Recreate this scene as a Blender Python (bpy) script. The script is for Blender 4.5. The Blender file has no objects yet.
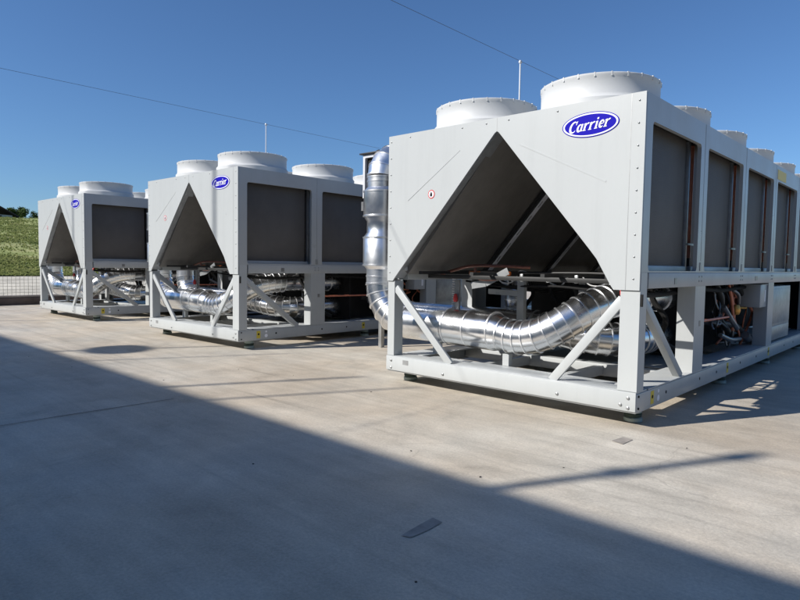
import bpy, bmesh, math, random
from mathutils import Vector, Matrix
from mathutils.geometry import tessellate_polygon
from mathutils import noise as mnoise
rnd = random.Random(7)
sc = bpy.context.scene
C = sc.collection
R = math.radians

# ------------------------------------------------------------------ materials
def mat(name, base, rough=.5, metal=0.0, var=0.0, vscale=6.0, bump=0.0, bscale=40.0, stretch=(1, 1, 1), spec=.5, rvar=0.0, coat=0.0):
    m = bpy.data.materials.new(name); m.use_nodes = True
    nt = m.node_tree; N = nt.nodes; L = nt.links
    b = N['Principled BSDF']
    b.inputs['Base Color'].default_value = (*base, 1)
    b.inputs['Roughness'].default_value = rough
    b.inputs['Metallic'].default_value = metal
    b.inputs['Specular IOR Level'].default_value = spec
    b.inputs['Coat Weight'].default_value = coat
    tc = N.new('ShaderNodeTexCoord'); mp = N.new('ShaderNodeMapping')
    mp.inputs['Scale'].default_value = stretch
    L.new(tc.outputs['Object'], mp.inputs['Vector'])
    if var or rvar:
        n = N.new('ShaderNodeTexNoise'); n.inputs['Scale'].default_value = vscale
        n.inputs['Detail'].default_value = 6; n.inputs['Roughness'].default_value = .65
        L.new(mp.outputs[0], n.inputs['Vector'])
        if var:
            cr = N.new('ShaderNodeMapRange'); cr.inputs[1].default_value = .3; cr.inputs[2].default_value = .7
            cr.inputs[3].default_value = 1 - var; cr.inputs[4].default_value = 1 + var
            L.new(n.outputs[0], cr.inputs[0])
            mx = N.new('ShaderNodeVectorMath'); mx.operation = 'SCALE'; mx.inputs[0].default_value = base
            L.new(cr.outputs[0], mx.inputs['Scale']); L.new(mx.outputs[0], b.inputs['Base Color'])
        if rvar:
            rr = N.new('ShaderNodeMapRange'); rr.inputs[1].default_value = .3; rr.inputs[2].default_value = .7
            rr.inputs[3].default_value = max(0, rough - rvar); rr.inputs[4].default_value = rough + rvar
            L.new(n.outputs[0], rr.inputs[0]); L.new(rr.outputs[0], b.inputs['Roughness'])
    if bump:
        n2 = N.new('ShaderNodeTexNoise'); n2.inputs['Scale'].default_value = bscale
        n2.inputs['Detail'].default_value = 4
        L.new(mp.outputs[0], n2.inputs['Vector'])
        bp = N.new('ShaderNodeBump'); bp.inputs['Strength'].default_value = 1; bp.inputs['Distance'].default_value = bump
        L.new(n2.outputs[0], bp.inputs['Height']); L.new(bp.outputs[0], b.inputs['Normal'])
    return m

M = {}
def painted(name, base, rough):
    m = mat(name, base, rough, bump=.0022, bscale=1.6, rvar=.07, vscale=2.2)
    nt = m.node_tree; N = nt.nodes; L = nt.links; b = N['Principled BSDF']; tc = N['Texture Coordinate']
    def nz(scale, st, det=6, a=.45, c=.75, lo=1.0, hi=.9):
        mp = N.new('ShaderNodeMapping'); mp.inputs['Scale'].default_value = st; L.new(tc.outputs['Object'], mp.inputs['Vector'])
        n = N.new('ShaderNodeTexNoise'); n.inputs['Scale'].default_value = scale; n.inputs['Detail'].default_value = det; n.inputs['Roughness'].default_value = .7
        L.new(mp.outputs[0], n.inputs['Vector'])
        r = N.new('ShaderNodeMapRange'); r.inputs[1].default_value = a; r.inputs[2].default_value = c; r.inputs[3].default_value = lo; r.inputs[4].default_value = hi
        L.new(n.outputs[0], r.inputs[0]); return r.outputs[0]
    x = N.new('ShaderNodeMath'); x.operation = 'MULTIPLY'; L.new(nz(9, (1, 1, .07), 5, .50, .78, 1, .94), x.inputs[0]); L.new(nz(1.1, (1, 1, 1), 7, .4, .7, 1.02, .94), x.inputs[1])
    y = N.new('ShaderNodeMath'); y.operation = 'MULTIPLY'; L.new(x.outputs[0], y.inputs[0]); L.new(nz(30, (1, 1, 1), 3, .66, .74, 1, .95), y.inputs[1])
    sm = N.new('ShaderNodeVectorMath'); sm.operation = 'SCALE'; sm.inputs[0].default_value = base
    L.new(y.outputs[0], sm.inputs['Scale']); L.new(sm.outputs[0], b.inputs['Base Color'])
    return m
M['paint'] = painted('off_white_paint', (.435, .455, .452), .36)
M['frame'] = painted('frame_paint', (.405, .42, .415), .33)
M['plastic'] = mat('shroud_plastic', (.54, .55, .545), .5, var=.03, vscale=3, bump=.001, bscale=4)
M['galv'] = mat('galvanised', (.34, .35, .35), .42, .6, var=.18, vscale=12)
M['dark'] = mat('dark_metal', (.030, .030, .029), .5, .2, var=.2, vscale=5)
M['black'] = mat('black_insulation', (.007, .007, .007), .85, var=.3, vscale=8, bump=.002, bscale=30)
M['inner'] = mat('inner_coil', (.155, .145, .13), .6, .1, var=.14, vscale=2.5, stretch=(1, 3, 3))
M['copper'] = mat('copper', (.60, .20, .11), .42, .15, var=.25, vscale=15)
M['dullcopper'] = mat('dull_copper', (.22, .085, .055), .5, .2, var=.3, vscale=15)
M['brass'] = mat('brass', (.62, .33, .09), .35, .8, var=.2, vscale=20)
M['steel'] = mat('steel', (.24, .24, .24), .4, .8, var=.15, vscale=14)
M['alu'] = mat('aluminium_cladding', (.76, .77, .78), .25, 1.0, var=.14, vscale=4, bump=.0012, bscale=4, rvar=.07)
M['alud'] = mat('dull_aluminium', (.84, .85, .86), .33, 1.0, var=.10, vscale=4, bump=.001, bscale=5, rvar=.06)
M['alu2'] = mat('aluminium_band', (.88, .88, .88), .36, 1.0, var=.1, vscale=9)
M['blue'] = mat('badge_blue', (.008, .004, .34), .6, spec=.1)
M['white'] = mat('badge_white', (.82, .82, .86), .35)
M['red'] = mat('red_paint', (.50, .035, .03), .5, var=.15, vscale=9)
M['yellow'] = mat('yellow_label', (.62, .48, .04), .5)
M['paleyellow'] = mat('pale_yellow_label', (.74, .62, .22), .6)
M['rubber'] = mat('rubber_pad', (.03, .05, .035), .7)
M['pad'] = mat('pad_grey_green', (.30, .36, .33), .5)
M['wall'] = mat('rendered_wall', (.60, .56, .48), .85, var=.08, vscale=1.5, bump=.004, bscale=30)
M['glass'] = mat('window_glass', (.03, .04, .05), .08)
M['wire'] = mat('wire', (.10, .10, .11), .5, .3)
M['rod'] = mat('rod_grey', (.62, .63, .65), .4, .3)
M['mesh'] = mat('fence_wire', (.33, .32, .28), .5, .4)
M['conwall'] = mat('retaining_concrete', (.56, .52, .43), .9, var=.22, vscale=1.6, bump=.01, bscale=14)
M['kerb'] = mat('kerb_brown', (.12, .09, .075), .85, var=.3, vscale=3, bump=.006, bscale=20)
M['cap'] = mat('kerb_cap', (.34, .30, .26), .85, var=.2, vscale=4)
M['roof'] = mat('hut_roof', (.055, .042, .045), .8, var=.25, vscale=2)
M['bark'] = mat('bark', (.10, .075, .05), .9)
M['foam'] = mat('hose_white', (.62, .62, .62), .5)
M['orange'] = mat('orange_cap', (.65, .16, .03), .45)
M['patch'] = mat('patch_grey', (.30, .27, .235), .8, var=.25, vscale=9)

def coil_mat():
    m = mat('coil_fins', (.088, .080, .073), .62, .0, var=.16, vscale=2.0)
    nt = m.node_tree; N = nt.nodes; L = nt.links
    tc = N['Texture Coordinate']
    w = N.new('ShaderNodeTexWave'); w.wave_type = 'BANDS'; w.bands_direction = 'Z'; w.inputs['Scale'].default_value = 22
    w.inputs['Distortion'].default_value = .2
    L.new(tc.outputs['Object'], w.inputs['Vector'])
    bp = N.new('ShaderNodeBump'); bp.inputs['Distance'].default_value = .0004
    L.new(w.outputs[0], bp.inputs['Height']); L.new(bp.outputs[0], N['Principled BSDF'].inputs['Normal'])
    return m
M['coil'] = coil_mat()

def concrete():
    m = bpy.data.materials.new('yard_concrete'); m.use_nodes = True
    nt = m.node_tree; N = nt.nodes; L = nt.links; b = N['Principled BSDF']
    tc = N.new('ShaderNodeTexCoord')
    def noise(scale, detail=6, rough=.6, stretch=(1, 1, 1), rot=0.0, dist=0.0):
        mp = N.new('ShaderNodeMapping'); mp.inputs['Scale'].default_value = stretch; mp.inputs['Rotation'].default_value = (0, 0, rot)
        L.new(tc.outputs['Object'], mp.inputs['Vector'])
        n = N.new('ShaderNodeTexNoise'); n.inputs['Scale'].default_value = scale; n.inputs['Detail'].default_value = detail
        n.inputs['Roughness'].default_value = rough; n.inputs['Distortion'].default_value = dist
        L.new(mp.outputs[0], n.inputs['Vector']); return n.outputs[0]
    def ramp(src, a, c, lo, hi):
        r = N.new('ShaderNodeMapRange'); r.inputs[1].default_value = a; r.inputs[2].default_value = c
        r.inputs[3].default_value = lo; r.inputs[4].default_value = hi; L.new(src, r.inputs[0]); return r.outputs[0]
    def mul(a, c):
        x = N.new('ShaderNodeMath'); x.operation = 'MULTIPLY'; L.new(a, x.inputs[0]); L.new(c, x.inputs[1]); return x.outputs[0]
    big = ramp(noise(.28, 5, .6), .35, .65, .86, 1.10)
    mid = ramp(noise(1.7, 8, .7, dist=.6), .3, .7, .84, 1.11)
    stk = ramp(noise(1.1, 6, .65, (.35, 4.5, 1), R(8)), .35, .68, .84, 1.08)
    fine = ramp(noise(75, 5, .8), .32, .68, .80, 1.16)
    stain = ramp(noise(.75, 7, .75, dist=1.2), .56, .70, 1.0, .76)
    scr = ramp(noise(5, 5, .6, (.12, 3, 1), R(-24)), .66, .74, 1.0, .90)
    f = mul(mul(mul(big, mid), mul(stk, fine)), mul(stain, scr))
    # dark specks
    v = N.new('ShaderNodeTexVoronoi'); v.inputs['Scale'].default_value = 1.5
    L.new(tc.outputs['Object'], v.inputs['Vector'])
    f = mul(f, ramp(v.outputs['Distance'], .003, .006, .6, 1.0))
    v2 = N.new('ShaderNodeTexVoronoi'); v2.inputs['Scale'].default_value = 5.3
    L.new(tc.outputs['Object'], v2.inputs['Vector'])
    f = mul(f, ramp(v2.outputs['Distance'], .006, .012, .7, 1.0))
    v3 = N.new('ShaderNodeTexVoronoi'); v3.feature = 'DISTANCE_TO_EDGE'; v3.inputs['Scale'].default_value = .42
    wp = N.new('ShaderNodeVectorMath'); wp.operation = 'ADD'
    wn = N.new('ShaderNodeTexNoise'); wn.inputs['Scale'].default_value = 2.2; wn.inputs['Detail'].default_value = 6; L.new(tc.outputs['Object'], wn.inputs['Vector'])
    ws = N.new('ShaderNodeVectorMath'); ws.operation = 'SCALE'; ws.inputs['Scale'].default_value = .35; L.new(wn.outputs['Color'], ws.inputs[0])
    L.new(tc.outputs['Object'], wp.inputs[0]); L.new(ws.outputs[0], wp.inputs[1]); L.new(wp.outputs[0], v3.inputs['Vector'])
    cr_ = ramp(v3.outputs['Distance'], .0008, .0028, 1.0, .0); pr_ = ramp(noise(.45, 3), .50, .58, .0, .14)
    cm = mul(cr_, pr_); om = N.new('ShaderNodeMath'); om.operation = 'SUBTRACT'; om.inputs[0].default_value = 1.0; L.new(cm, om.inputs[1])
    f = mul(f, om.outputs[0])
    f = mul(f, ramp(noise(4.5, 8, .8, dist=.4), .35, .65, .92, 1.07))
    sp = N.new('ShaderNodeSeparateXYZ'); L.new(tc.outputs['Object'], sp.inputs[0])
    nz = noise(1.2, 5, .6, (.5, 1, 1)); pres = noise(.9, 4, .6, (.6, 2, 1))
    def op(o, a, c):
        x = N.new('ShaderNodeMath'); x.operation = o
        for q, vv in enumerate((a, c)):
            if vv is None: continue
            if isinstance(vv, (int, float)): x.inputs[q].default_value = vv
            else: L.new(vv, x.inputs[q])
        return x.outputs[0]
    for y0, sl_, w in ((-.20, .0, .022), (-.50, -.02, .018), (-.92, -.10, .016), (-1.22, .02, .02), (.9, .0, .015), (-2.4, .03, .02), (-.72, .05, .03), (-1.05, -.05, .035)):
        yy = op('ADD', sp.outputs[1], op('MULTIPLY', sp.outputs[0], sl_))
        dd = op('ABSOLUTE', op('ADD', op('SUBTRACT', yy, y0), op('MULTIPLY', op('SUBTRACT', nz, .5), .10)), None)
        ln = ramp(dd, .0, w, 1.0, .0)
        f = mul(f, op('SUBTRACT', 1.0, op('MULTIPLY', ln, ramp(pres, .38, .6, .02, .17))))
    mx = N.new('ShaderNodeMix'); mx.data_type = 'RGBA'
    mx.inputs[6].default_value = (.53, .455, .355, 1); mx.inputs[7].default_value = (.525, .482, .405, 1)
    L.new(ramp(noise(.5, 4), .4, .6, 0, 1), mx.inputs[0])
    sm = N.new('ShaderNodeVectorMath'); sm.operation = 'SCALE'
    L.new(mx.outputs[2], sm.inputs[0]); L.new(f, sm.inputs['Scale']); L.new(sm.outputs[0], b.inputs['Base Color'])
    L.new(ramp(noise(1.3, 6), .3, .7, .48, .72), b.inputs['Roughness'])
    b.inputs['Specular IOR Level'].default_value = .45
    bp = N.new('ShaderNodeBump'); bp.inputs['Distance'].default_value = .004; bp.inputs['Strength'].default_value = .6
    L.new(noise(26, 6, .7), bp.inputs['Height']); L.new(bp.outputs[0], b.inputs['Normal'])
    return m
M['concrete'] = concrete()

def grass(name, c1, c2, c3, s=.5):
    m = bpy.data.materials.new(name); m.use_nodes = True
    nt = m.node_tree; N = nt.nodes; L = nt.links; b = N['Principled BSDF']; b.inputs['Roughness'].default_value = .9
    b.inputs['Specular IOR Level'].default_value = .15
    tc = N.new('ShaderNodeTexCoord')
    n = N.new('ShaderNodeTexNoise'); n.inputs['Scale'].default_value = s; n.inputs['Detail'].default_value = 9; n.inputs['Roughness'].default_value = .75
    L.new(tc.outputs['Object'], n.inputs['Vector'])
    cr = N.new('ShaderNodeValToRGB'); e = cr.color_ramp.elements
    e[0].position = .36; e[0].color = (*c1, 1); e[1].position = .64; e[1].color = (*c3, 1)
    k = e.new(.5); k.color = (*c2, 1)
    L.new(n.outputs[0], cr.inputs[0]); L.new(cr.outputs[0], b.inputs['Base Color'])
    return m
M['grass'] = grass('grass', (.16, .20, .06), (.25, .28, .10), (.38, .37, .18))
M['tuft'] = grass('tuft', (.17, .21, .07), (.25, .28, .10), (.36, .36, .17), .5)
def translucent(m, k):
    nt = m.node_tree; N = nt.nodes; L = nt.links; b = N['Principled BSDF']; out = N['Material Output']
    t = N.new('ShaderNodeBsdfTranslucent'); mx = N.new('ShaderNodeMixShader'); mx.inputs[0].default_value = k
    L.new(b.inputs['Base Color'].links[0].from_socket, t.inputs[0]); L.new(b.outputs[0], mx.inputs[1]); L.new(t.outputs[0], mx.inputs[2]); L.new(mx.outputs[0], out.inputs[0])
translucent(M['tuft'], .5)
M['leaf'] = grass('leaf', (.045, .07, .02), (.07, .11, .03), (.12, .15, .05), 1.2)

# ------------------------------------------------------------------ mesh helpers
class MB:
    def __init__(s): s.bm = bmesh.new()
    def box(s, x0, x1, y0, y1, z0, z1, bev=0.0, mtx=None):
        bm = s.bm
        r = bmesh.ops.create_cube(bm, size=1)
        vs = r['verts']
        T = Matrix.Translation(((x0+x1)/2, (y0+y1)/2, (z0+z1)/2)) @ Matrix.Diagonal((abs(x1-x0), abs(y1-y0), abs(z1-z0), 1))
        bmesh.ops.transform(bm, matrix=T, verts=vs)
        if bev:
            es = list({e for v in vs for e in v.link_edges})
            rr = bmesh.ops.bevel(bm, geom=es, offset=bev, segments=2, affect='EDGES', profile=.5)
            vs = rr['verts'] if mtx is not None else vs
            if mtx is not None:
                vs = list({v for f in rr['faces'] for v in f.verts} | {v for v in rr['verts']})
                # flood to whole island
                st = list(vs); seen = set(st)
                while st:
                    v = st.pop()
                    for e in v.link_edges:
                        o = e.other_vert(v)
                        if o not in seen: seen.add(o); st.append(o)
                vs = list(seen)
        if mtx is not None: bmesh.ops.transform(bm, matrix=mtx, verts=vs)
        return s
    def bar(s, a, b, w, h, up=(0, 0, 1), bev=0.0):
        """rectangular bar from a to b, width w (sideways), height h (along up)"""
        a = Vector(a); b = Vector(b); d = b-a; l = d.length; d.normalize()
        u = Vector(up); sd = d.cross(u).normalized(); u = sd.cross(d).normalized()
        m = Matrix((sd, d, u)).transposed().to_4x4(); m.translation = (a+b)/2
        return s.box(-w/2, w/2, -l/2, l/2, -h/2, h/2, bev, m)
    def tube(s, pts, r, seg=20, cap=True, split=False, lip=0.0):
        bm = s.bm; pts = [Vector(p) for p in pts]; n = len(pts)
        rs = r if isinstance(r, (list, tuple)) else [r]*n
        ds = []
        for i in range(n):
            a = pts[max(i-1, 0)]; b = pts[min(i+1, n-1)]
            if i and i < n-1:
                d = (pts[i]-a).normalized()+(b-pts[i]).normalized()
            else: d = b-a
            ds.append(d.normalized())
        u = ds[0].orthogonal().normalized(); rings = []
        for i in range(n):
            if i:
                q = ds[i-1].rotation_difference(ds[i]); u = q @ u
            v = ds[i].cross(u).normalized(); u = v.cross(ds[i]).normalized()
            rings.append([pts[i]+(u*math.cos(2*math.pi*k/seg)+v*math.sin(2*math.pi*k/seg)) for k in range(seg)])
            rings[-1] = [(pts[i], (u*math.cos(2*math.pi*k/seg)+v*math.sin(2*math.pi*k/seg))) for k in range(seg)]
        def mk(i, extra=0.0):
            return [bm.verts.new(c+dv*(rs[i]+extra)) for c, dv in rings[i]]
        if split:
            for i in range(n-1):
                A = mk(i); B = mk(i+1, lip)
                for k in range(seg): bm.faces.new((A[k], A[(k+1) % seg], B[(k+1) % seg], B[k]))
        else:
            R_ = [mk(i) for i in range(n)]
            for i in range(n-1):
                A = R_[i]; B = R_[i+1]
                for k in range(seg): bm.faces.new((A[k], A[(k+1) % seg], B[(k+1) % seg], B[k]))
            if cap:
                bm.faces.new(R_[0][::-1]); bm.faces.new(R_[-1])
        return s
    def lathe(s, prof, c=(0, 0, 0), seg=48, close=False, axis='z'):
        bm = s.bm; rings = []
        for r, z in prof:
            ring = []
            for k in range(seg):
                a = 2*math.pi*k/seg; x, y = r*math.cos(a), r*math.sin(a)
                p = (x, y, z) if axis == 'z' else ((x, z, y) if axis == 'y' else (z, x, y))
                ring.append(bm.verts.new((c[0]+p[0], c[1]+p[1], c[2]+p[2])))
            rings.append(ring)
        m = len(rings)
        for i in range(m if close else m-1):
            A = rings[i]; B = rings[(i+1) % m]
            for k in range(seg): bm.faces.new((A[k], A[(k+1) % seg], B[(k+1) % seg], B[k]))
        if not close:
            if prof[0][0] > 1e-4: bm.faces.new(rings[0][::-1])
            if prof[-1][0] > 1e-4: bm.faces.new(rings[-1])
        return s
    def plate(s, outer, holes, f, t):
        """outer/holes 2-D loops, f(u, v, w) -> 3-D, thickness t along w"""
        loops = [outer]+list(holes)
        tri = tessellate_polygon([[Vector((p[0], p[1], 0)) for p in l] for l in loops])
        flat = [p for l in loops for p in l]
        bm = s.bm
        A = [bm.verts.new(f(p[0], p[1], 0)) for p in flat]; B = [bm.verts.new(f(p[0], p[1], t)) for p in flat]
        for a, b, c in tri:
            for vs in ((A[a], A[b], A[c]), (B[c], B[b], B[a])):
                try: bm.faces.new(vs)
                except ValueError: pass
        o = 0
        for l in loops:
            n = len(l)
            for i in range(n):
                j = (i+1) % n
                bm.faces.new((A[o+i], A[o+j], B[o+j], B[o+i]))
            o += n
        return s
    def build(s, name, m, parent=None, smooth=True, recalc=True, ang=38):
        me = bpy.data.meshes.new(name)
        if recalc: bmesh.ops.recalc_face_normals(s.bm, faces=s.bm.faces)
        s.bm.to_mesh(me); s.bm.free()
        if smooth:
            me.polygons.foreach_set('use_smooth', [True]*len(me.polygons))
            me.set_sharp_from_angle(angle=R(ang))
        me.materials.append(m)
        o = bpy.data.objects.new(name, me); C.objects.link(o)
        if parent: o.parent = parent
        return o

def build_each(mb, name, m, parent=None, ang=38):
    """every connected piece of mb becomes an object of its own"""
    bm = mb.bm; todo = set(bm.verts); out = []
    while todo:
        v = todo.pop(); isl = [v]; st = [v]
        while st:
            q = st.pop()
            for e in q.link_edges:
                o = e.other_vert(q)
                if o in todo: todo.discard(o); isl.append(o); st.append(o)
        n = MB(); mp = {w: n.bm.verts.new(w.co) for w in isl}
        for f in {f for w in isl for f in w.link_faces}: n.bm.faces.new([mp[w] for w in f.verts])
        out.append(n.build(name, m, parent, ang=ang))
    bm.free(); return out

def tag(o, label=None, cat=None, group=None, kind=None):
    if label: o['label'] = label
    if cat: o['category'] = cat
    if group: o['group'] = group
    if kind: o['kind'] = kind
    return o
def empty(name, loc=(0, 0, 0), rz=0):
    o = bpy.data.objects.new(name, None); C.objects.link(o); o.location = loc; o.rotation_euler = (0, 0, rz); o.empty_display_size = .2
    return o
def kids(o): return [c for c in bpy.data.objects if c.parent == o]
def copy_tree(o, parent=None):
    ch = kids(o); c = o.copy(); C.objects.link(c); c.parent = parent
    for k in ch: copy_tree(k, c)
    return c
def rrect(u0, u1, v0, v1, r, n=5):
    p = []
    for cx, cy, a0 in ((u1-r, v0+r, -90), (u1-r, v1-r, 0), (u0+r, v1-r, 90), (u0+r, v0+r, 180)):
        for i in range(n+1):
            a = R(a0+90*i/n); p.append((cx+r*math.cos(a), cy+r*math.sin(a)))
    return p
def bez(pts, n=8):
    """smooth polyline through points (Catmull-Rom)"""
    P = [Vector(p) for p in pts]; P = [P[0]*2-P[1]]+P+[P[-1]*2-P[-2]]; out = []
    for i in range(1, len(P)-2):
        for k in range(n):
            t = k/n
            a, b, c, d = P[i-1:i+3]
            out.append(.5*((2*b)+(-a+c)*t+(2*a-5*b+4*c-d)*t*t+(-a+3*b-3*c+d)*t**3))
    out.append(P[-2]); return out

# ------------------------------------------------------------------ chiller dimensions
W = 2.25; Z0 = .10; ZT = 2.167; NM = 8; P = 1.2; LEN = NM*P
BB = .24          # top of base beam
MR0, MR1 = .915, 1.02
SRC = 0.0

def stroke_letters():
    """italic serif word built from strokes of varying width; list of (points, widths)"""
    S = []; x = 0.0
    def arc(cx, cy, rx, ry, a0, a1, n=18): return [(cx+rx*math.cos(R(a0+(a1-a0)*i/n)), cy+ry*math.sin(R(a0+(a1-a0)*i/n))) for i in range(n+1)]
    def add(pts, w, ox):
        ws = w if isinstance(w, list) else [w]*len(pts)
        S.append(([(p[0]+ox, p[1]) for p in pts], ws))
    # C
    pts = arc(.62, .74, .50, .72, 48, 318, 26)
    ws = [.09+.22*max(0, math.sin(math.pi*i/26))**1.3 for i in range(27)]
    add(pts, ws, x); add([(1.02, 1.52), (.93, 1.02)], [.10, .10], x)
    x += 1.28
    def r_(ox):
        add([(0.0, 0), (0.0, .98)], .26, ox); add([(-.2, .90), (.1, .99)], .12, ox); add([(-.22, .04), (.26, .04)], .10, ox)
        add([(.05, .58), (.2, .86), (.38, .97), (.50, .90)], [.12, .16, .20, .26], ox)
    # a
    pts = arc(.34, .49, .30, .45, 60, 330, 20); ws = [.10+.18*math.sin(math.pi*i/20) for i in range(21)]
    add(pts, ws, x); add([(.66, 1.0), (.62, .2), (.70, .06), (.86, .10)], [.24, .26, .2, .10], x)
    x += 1.14
    r_(x); x += .86
    r_(x); x += .88
    add([(0, 0), (0, .98)], .26, x); add([(-.2, .90), (.1, .99)], .12, x); add([(-.2, .04), (.26, .04)], .10, x)
    add([(0, 1.24), (0, 1.47)], .25, x)
    x += .42
    pts = [(.10, .44), (.58, .56)]+arc(.36, .50, .28, .44, 20, 318, 20)[0:]
    ws = [.10, .10]+[.12+.16*math.sin(math.pi*i/20) for i in range(21)]
    add(pts, ws, x)
    x += .98
    r_(x); x += .62
    return S, x
def make_badge(parent, cx, cz, a, b):
    def ell(ra, rb, n=56): return [(cx+ra*math.cos(2*math.pi*i/n), cz+rb*math.sin(2*math.pi*i/n)) for i in range(n)]
    bd = MB().plate(ell(a, b), [], lambda u, v, w: (u, -.0015-w, v), .002).build('logo_badge', M['blue'], parent, False)
    MB().plate(ell(a*.965, b*.935), [], lambda u, v, w: (u, -.0037-w, v), .0006).build('badge_ring', M['white'], bd, False)
    MB().plate(ell(a*.905, b*.82), [], lambda u, v, w: (u, -.0045-w, v), .0006).build('badge_field', M['blue'], bd, False)
    S, wd = stroke_letters()
    h = 1.5; sx = a*1.44/wd; sz = b*.86/h; mb = MB(); k = 0
    for pts, ws in S:
        k += 1
        L_ = []; Rr = []
        for i, (px, py) in enumerate(pts):
            q0 = pts[max(i-1, 0)]; q1 = pts[min(i+1, len(pts)-1)]
            dx, dy = q1[0]-q0[0], q1[1]-q0[1]; l = math.hypot(dx, dy) or 1
            nx, ny = -dy/l*ws[i]/2, dx/l*ws[i]/2
            L_.append((px+nx, py+ny)); Rr.append((px-nx, py-ny))
        def f3(p):
            X = p[0]+.30*(p[1]-.7); Z = p[1]-.72
            X -= wd/2
            return (cx+X*sx, -.0056-k*.00012, cz+Z*sz+X*sx*.05)
        A = [mb.bm.verts.new(f3(p)) for p in L_]; B = [mb.bm.verts.new(f3(p)) for p in Rr]
        for i in range(len(A)-1): mb.bm.faces.new((A[i], A[i+1], B[i+1], B[i]))
    mb.build('lettering', M['white'], bd, False, False)
    return bd

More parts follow.
